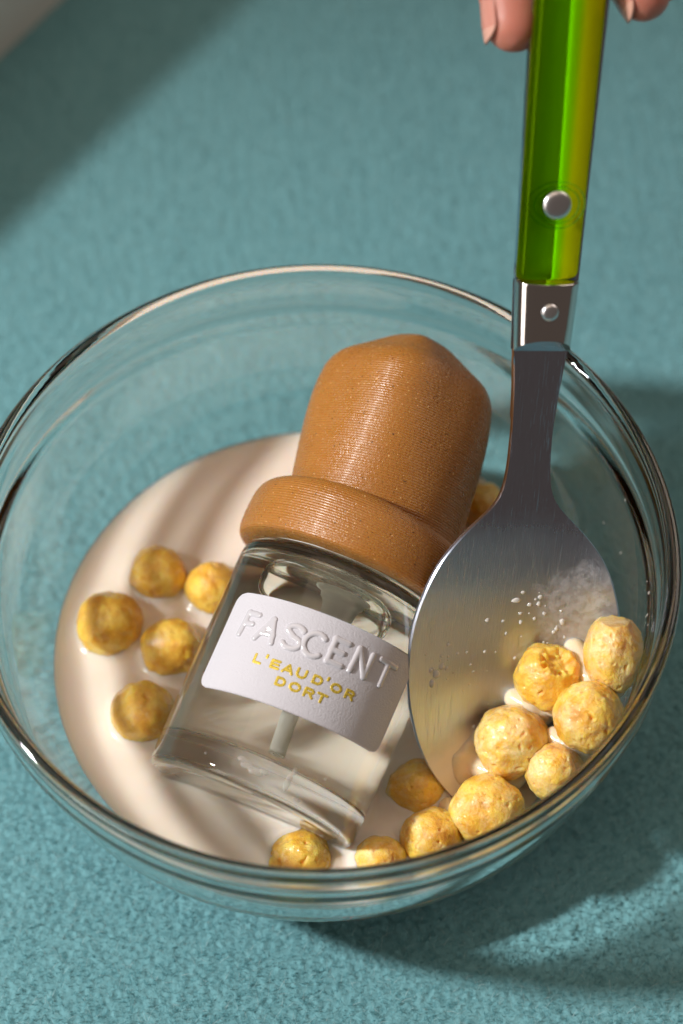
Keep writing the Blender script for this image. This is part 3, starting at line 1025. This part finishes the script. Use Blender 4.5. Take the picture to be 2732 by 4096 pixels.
def rivet(s, x, mz, r, hgt):
    pr = smooth_poly([(r * .95, -.25), (r, 0), (r * .97, hgt * .45), (r * .75, hgt * .85), (r * .4, hgt), (0, hgt * 1.02)], 24, 2)
    V, F = lathe(pr, 40, spt(s, x, mz), SM, SL)
    return V, F


V, F = rivet(13.6, -.10, .46, .305, .12)
obj('rivet', V, F, RIVET, parent=spoon)
V, F = rivet(11.38, -.02, .36, .19, .11)
obj('rivet', V, F, RIVET, parent=spoon)
# sunk ring round the big rivet
th = np.linspace(0, 2 * np.pi, 60, endpoint=False)
for rr_, tt_ in ((.47, .022), (.60, .018)):
    ring = spt(13.6 + rr_ * np.sin(th) * .78, -.08 + rr_ * np.cos(th), .495 - .17 * (rr_ * np.cos(th) / .7) ** 2 * 1.1)
    V, F = tube(np.concatenate([ring, ring[:1]]), tt_, 8, cap=False)
    obj('rivet_ring', V, F, RING, parent=spoon)

# splashes of milk and crumbs on the spoon's hollow
VV, FF, bs = [], [], 0
bm = bmesh.new(); bmesh.ops.create_icosphere(bm, subdivisions=2, radius=1); I2 = np.array([v.co[:] for v in bm.verts]); I2F = np.array([[v.index for v in f.verts] for f in bm.faces]); bm.free()


def spoon_surf(s, x):
    w_ = np.interp(s, ss, hw); d_ = np.interp(s, ss, dep)
    return spt(s, x, -d_ * (1 - abs(x / w_) ** 2.1))


drops = []
for cx, cs_, sp_, nn in ((-1.45, 3.6, .28, 16), (.25, 4.75, .40, 15), (1.0, 4.3, .35, 8), (-.8, 3.0, .5, 8), (.3, 3.6, .5, 9)):
    for _ in range(nn):
        drops.append((cx + random.gauss(0, sp_), cs_ + random.gauss(0, sp_), random.uniform(.014, .048)))
drops += [(-1.62, 3.35, .085), (-1.70, 3.15, .07), (-1.5, 3.5, .06), (.05, 4.95, .07), (1.1, 4.45, .06)]
for x, s, r in drops:
    p = spoon_surf(s, x)
    j = 1 + .25 * RNG.normal(size=(len(I2), 1)) * .5
    VV.append(p + (I2 * j) @ np.stack([SL * r * random.uniform(.8, 1.4), SD * r * random.uniform(.8, 1.4), SM * r * .45])); FF.append(I2F + bs); bs += len(I2)
m = M('milk_drop')
m.pbsdf(Base_Color=(0.66, 0.63, 0.58), Roughness=.1, IOR=1.35, Subsurface_Weight=.3, Subsurface_Scale=.1 * U, Subsurface_Radius=(1, .8, .6))
o = obj('milk_droplets', np.concatenate(VV), np.concatenate(FF), m.m, org=SA)
m = M('thin_milk')
df = m.add('ShaderNodeBsdfPrincipled', Roughness=.15); m.set(df, 'Base Color', (0.72, 0.68, 0.62, 1))
tr = m.add('ShaderNodeBsdfTransparent', Color=(1, 1, 1)); ms = m.add('ShaderNodeMixShader', Fac=.22)
m.t.links.new(tr.outputs[0], ms.inputs[1]); m.t.links.new(df.outputs[0], ms.inputs[2]); m.t.links.new(ms.outputs[0], m.out.inputs[0])
DROP = m.m
tag(o, 'tiny milk droplets and cereal crumbs stuck in the hollow of the spoon', 'droplets', kind='stuff')

# milk clinging between the puffs of the pile
VV, FF, bs = [], [], 0
pile_ = [8, 9, 10, 11, 12, 13, 14]
for a_i in range(len(pile_)):
    for b_i in range(a_i):
        A_, B_ = PUFFS[pile_[a_i]], PUFFS[pile_[b_i]]
        pa, pb = np.array(A_[:3]), np.array(B_[:3])
        d_ = np.linalg.norm(pa - pb)
        if d_ < (A_[3] + B_[3]) * 1.12:
            mid = (pa * B_[3] + pb * A_[3]) / (A_[3] + B_[3]) + FWD * .36
            side = np.cross(pa - pb, FWD); side /= np.linalg.norm(side)
            for k_ in (-.34, -.17, 0, .17, .34):
                r_ = .31 - .16 * abs(k_)
                VV.append(mid + side * k_ + FWD * .35 * abs(k_) + SPH * r_); FF += [tuple(q + bs for q in f) for f in SPHF]; bs += len(SPH)
for sx_, ss_, r_ in ((-.75, 1.0, .34), (-.55, 1.35, .36), (-.35, 1.7, .30), (-.1, 1.2, .4), (.3, .9, .4), (.75, 1.15, .36), (-.9, 1.25, .24)):
    VV.append(spoon_surf(ss_, sx_) + (SPH * np.array([1, 1, 1]) * r_) @ np.stack([SL * 1.25, SD * 1.25, SM * .5])); FF += [tuple(q + bs for q in f) for f in SPHF]; bs += len(SPH)
m = M('cereal_milk')
m.pbsdf(Base_Color=m.mix(m.noise(m.coord(), 2.5, 4, .6), (0.86, 0.74, 0.60), (0.84, 0.64, 0.40)), Roughness=.14, IOR=1.35, Subsurface_Weight=.85,
        Subsurface_Radius=(1.0, .70, .45), Subsurface_Scale=.28 * U, Normal=m.bump(m.noise(m.coord(), 4, 2), .3, .06))
o = obj('milk_film', np.concatenate(VV), FF, m.m, org=(4.5, -2.5, 3))
rm = o.modifiers.new('join', 'REMESH'); rm.mode = 'VOXEL'; rm.voxel_size = .055 * U; rm.use_smooth_shade = True
sm_ = o.modifiers.new('soft', 'SMOOTH'); sm_.iterations = 10; sm_.factor = .5
tag(o, 'white milk clinging between the cereal puffs in the tip of the spoon', 'milk', kind='stuff')
caustic(o, recv=True)

# drips on the foot of the bottle and specks on the inner wall
VV, FF, bs = [], [], 0


def blob(p, ex, ey, ez):
    global bs
    j = 1 + .10 * RNG.normal(size=(len(I2), 1))
    VV.append(p + (I2 * j) @ np.stack([ex, ey, ez])); FF.append(I2F + bs); bs += len(I2)


for ph, t, a, b in ((-14, .55, .10, .07), (-10, .47, .16, .08), (-5, .42, .17, .09), (-1, .48, .10, .06), (12, .50, .07, .22), (13, .75, .05, .10), (30, .9, .03, .03), (38, 2.7, .03, .02), (-33, .4, .04, .03), (20, .25, .09, .04)):
    f_ = math.radians(ph)
    p = bpt(np.array(t), np.array(f_), BR - .01)
    nn = math.cos(f_) * BN + math.sin(f_) * BW
    blob(p, np.cross(BA, nn) * a, BA * b, nn * .035)
for _ in range(26):
    z = random.uniform(2.9, 5.2); a = random.uniform(-.25, .75)
    rr_ = r_in(z) - off(z)
    p = np.array([rr_ * math.cos(a), rr_ * math.sin(a), z]); n_ = np.array([-math.cos(a), -math.sin(a), .4]); n_ /= np.linalg.norm(n_)
    t_ = np.array([-math.sin(a), math.cos(a), 0]); u_ = np.cross(n_, t_); k_ = random.uniform(.014, .040)
    blob(p, t_ * k_, u_ * k_ * 1.3, n_ * .015)
o = obj('milk_splashes', np.concatenate(VV), np.concatenate(FF), DROP, org=(0, 0, 1))
tag(o, 'thin milk drips on the foot of the bottle and specks on the inner bowl wall', 'splashes', kind='stuff')

# ------------------------------------------------------------------ hand holding the handle, mostly above the picture
PXK = 100 / 36 * 2351.
def unproj(px_, py_, dist):
    d = FWD + (px_ - 784) / PXK * np.array([1, 0, 0]) - (py_ - 1175.5) / PXK * np.array([0, math.sin(EL), math.cos(EL)])
    return CAM + d * dist


HD = (spt(17.58, 0, 0) - CAM) @ FWD
chains = [  # joints (x, y on the plane of the handle, depth, radius)
    [(1180, 52, .45, .60), (1180, -5, .5, .71), (1168, -110, .6, .80), (1140, -300, .9, .82), (1150, -470, 1.1, .95), (1260, -640, 1.7, 1.25)],      # thumb
    [(1476, -14, .55, .56), (1448, -62, .65, .66), (1390, -150, .9, .74), (1440, -330, .3, .80), (1530, -520, .9, .92), (1480, -720, 2.2, 1.1)],     # index
    [(1520, -60, 1.6, .58), (1490, -130, 1.7, .68), (1450, -200, 1.9, .76), (1540, -400, 1.3, .82), (1620, -580, 2.0, .95), (1540, -760, 3.0, 1.15)],  # middle
    [(1540, -110, 2.7, .54), (1510, -180, 2.8, .64), (1500, -260, 2.9, .72), (1620, -440, 2.4, .78), (1690, -620, 3.1, .9), (1580, -800, 3.9, 1.1)],  # ring
    [(1590, -190, 3.6, .48), (1560, -260, 3.7, .56), (1560, -330, 3.8, .62), (1670, -500, 3.6, .68), (1730, -660, 4.1, .82), (1610, -830, 4.7, 1.0)],   # little
    [(1260, -640, 1.9, 1.2), (1400, -760, 2.6, 1.5), (1500, -820, 3.2, 1.5), (1540, -1000, 3.6, 1.75), (1580, -1250, 4.0, 2.1), (1620, -1600, 4.5, 2.3)],  # palm, wrist
]
VV, FF, bs = [], [], 0
tips = []
for ch in chains:
    P = np.array([unproj(a, b, HD + d) for a, b, d, r in ch]); Rr = np.array([q[3] for q in ch])
    PR = smooth_poly(np.concatenate([P, Rr[:, None]], 1), 40, 2)
    V, F = tube(PR[:, :3], PR[:, 3], 20)
    VV.append(V); FF += [tuple(q + bs for q in f) for f in F]; bs += len(V)
    for e0 in (0, -1):      # round ends
        b = PR[e0, :3] + SPH * PR[e0, 3]
        VV.append(b); FF += [tuple(q + bs for q in f) for f in SPHF]; bs += len(b)
    tips.append((P, Rr))
hand_o = unproj(1540, -900, HD + 3.3)
hand = obj('hand', np.concatenate(VV), FF, SKIN, org=hand_o)
tag(hand, 'fingertips pinching the top of the green spoon handle', 'hand')
rm = hand.modifiers.new('skin', 'REMESH'); rm.mode = 'VOXEL'; rm.voxel_size = .10 * U
sm_ = hand.modifiers.new('soft', 'SMOOTH'); sm_.iterations = 6; sm_.factor = .5
rm.use_smooth_shade = True


def nail(tip, back, rad, nrm, length, wid, over):
    """curved plate on the fingertip facing nrm"""
    ax = tip - back; ax /= np.linalg.norm(ax)
    n_ = nrm - (nrm @ ax) * ax; n_ /= np.linalg.norm(n_)
    w_ = np.cross(ax, n_)
    us = np.linspace(-length, over, 22); vs = np.linspace(-1, 1, 15)
    V = []
    for dz in (.035, -.02):
        for u_ in us:
            tpr = 1.0 if u_ < over - .35 else math.sqrt(max(0.02, 1 - ((u_ - over + .35) / .36) ** 2))
            back_t = math.sqrt(max(0.05, 1 - max(0, (-length + .25 - u_) / .26) ** 2))
            for v_ in vs:
                a = v_ * wid * min(tpr, back_t)
                V.append(tip + ax * u_ + (n_ * math.cos(a) + w_ * math.sin(a)) * (rad * (.985 - .06 * max(0, u_ / max(over, .1))) + dz))
    nu_, nv_ = 22, 15; n1_ = nu_ * nv_
    g_ = gridfaces(nu_, nv_)
    F = [tuple(f) for f in g_] + [tuple(n1_ + q for q in f[::-1]) for f in g_]
    ed_ = [r * nv_ for r in range(nu_)] + [(nu_ - 1) * nv_ + q for q in range(1, nv_)] + [r * nv_ + nv_ - 1 for r in range(nu_ - 2, -1, -1)] + [q for q in range(nv_ - 2, 0, -1)]
    F += [(ed_[i], ed_[(i + 1) % len(ed_)], n1_ + ed_[(i + 1) % len(ed_)], n1_ + ed_[i]) for i in range(len(ed_))]
    return np.array(V), F


XR = np.array([1., 0, 0]); CU = np.array([0, math.sin(EL), math.cos(EL)])
for idx, nrm in ((0, -XR * 1.0 - FWD * .12), (1, -XR * .75 - CU * .6 - FWD * .25)):
    P, Rr = tips[idx]
    V, F = nail(P[0], P[1] if idx else P[0] * .4 + P[2] * .6, Rr[0] * (1.0 if idx else 1.04), nrm, .9, .80, .40)
    nl = obj('fingernail', V, F, NAIL, parent=hand)
    nl.data.materials.append(NAIL_TIP)
    for p in nl.data.polygons:
        ui_ = (p.vertices[0] % (22 * 15)) // 15
        if ui_ >= 17: p.material_index = 1
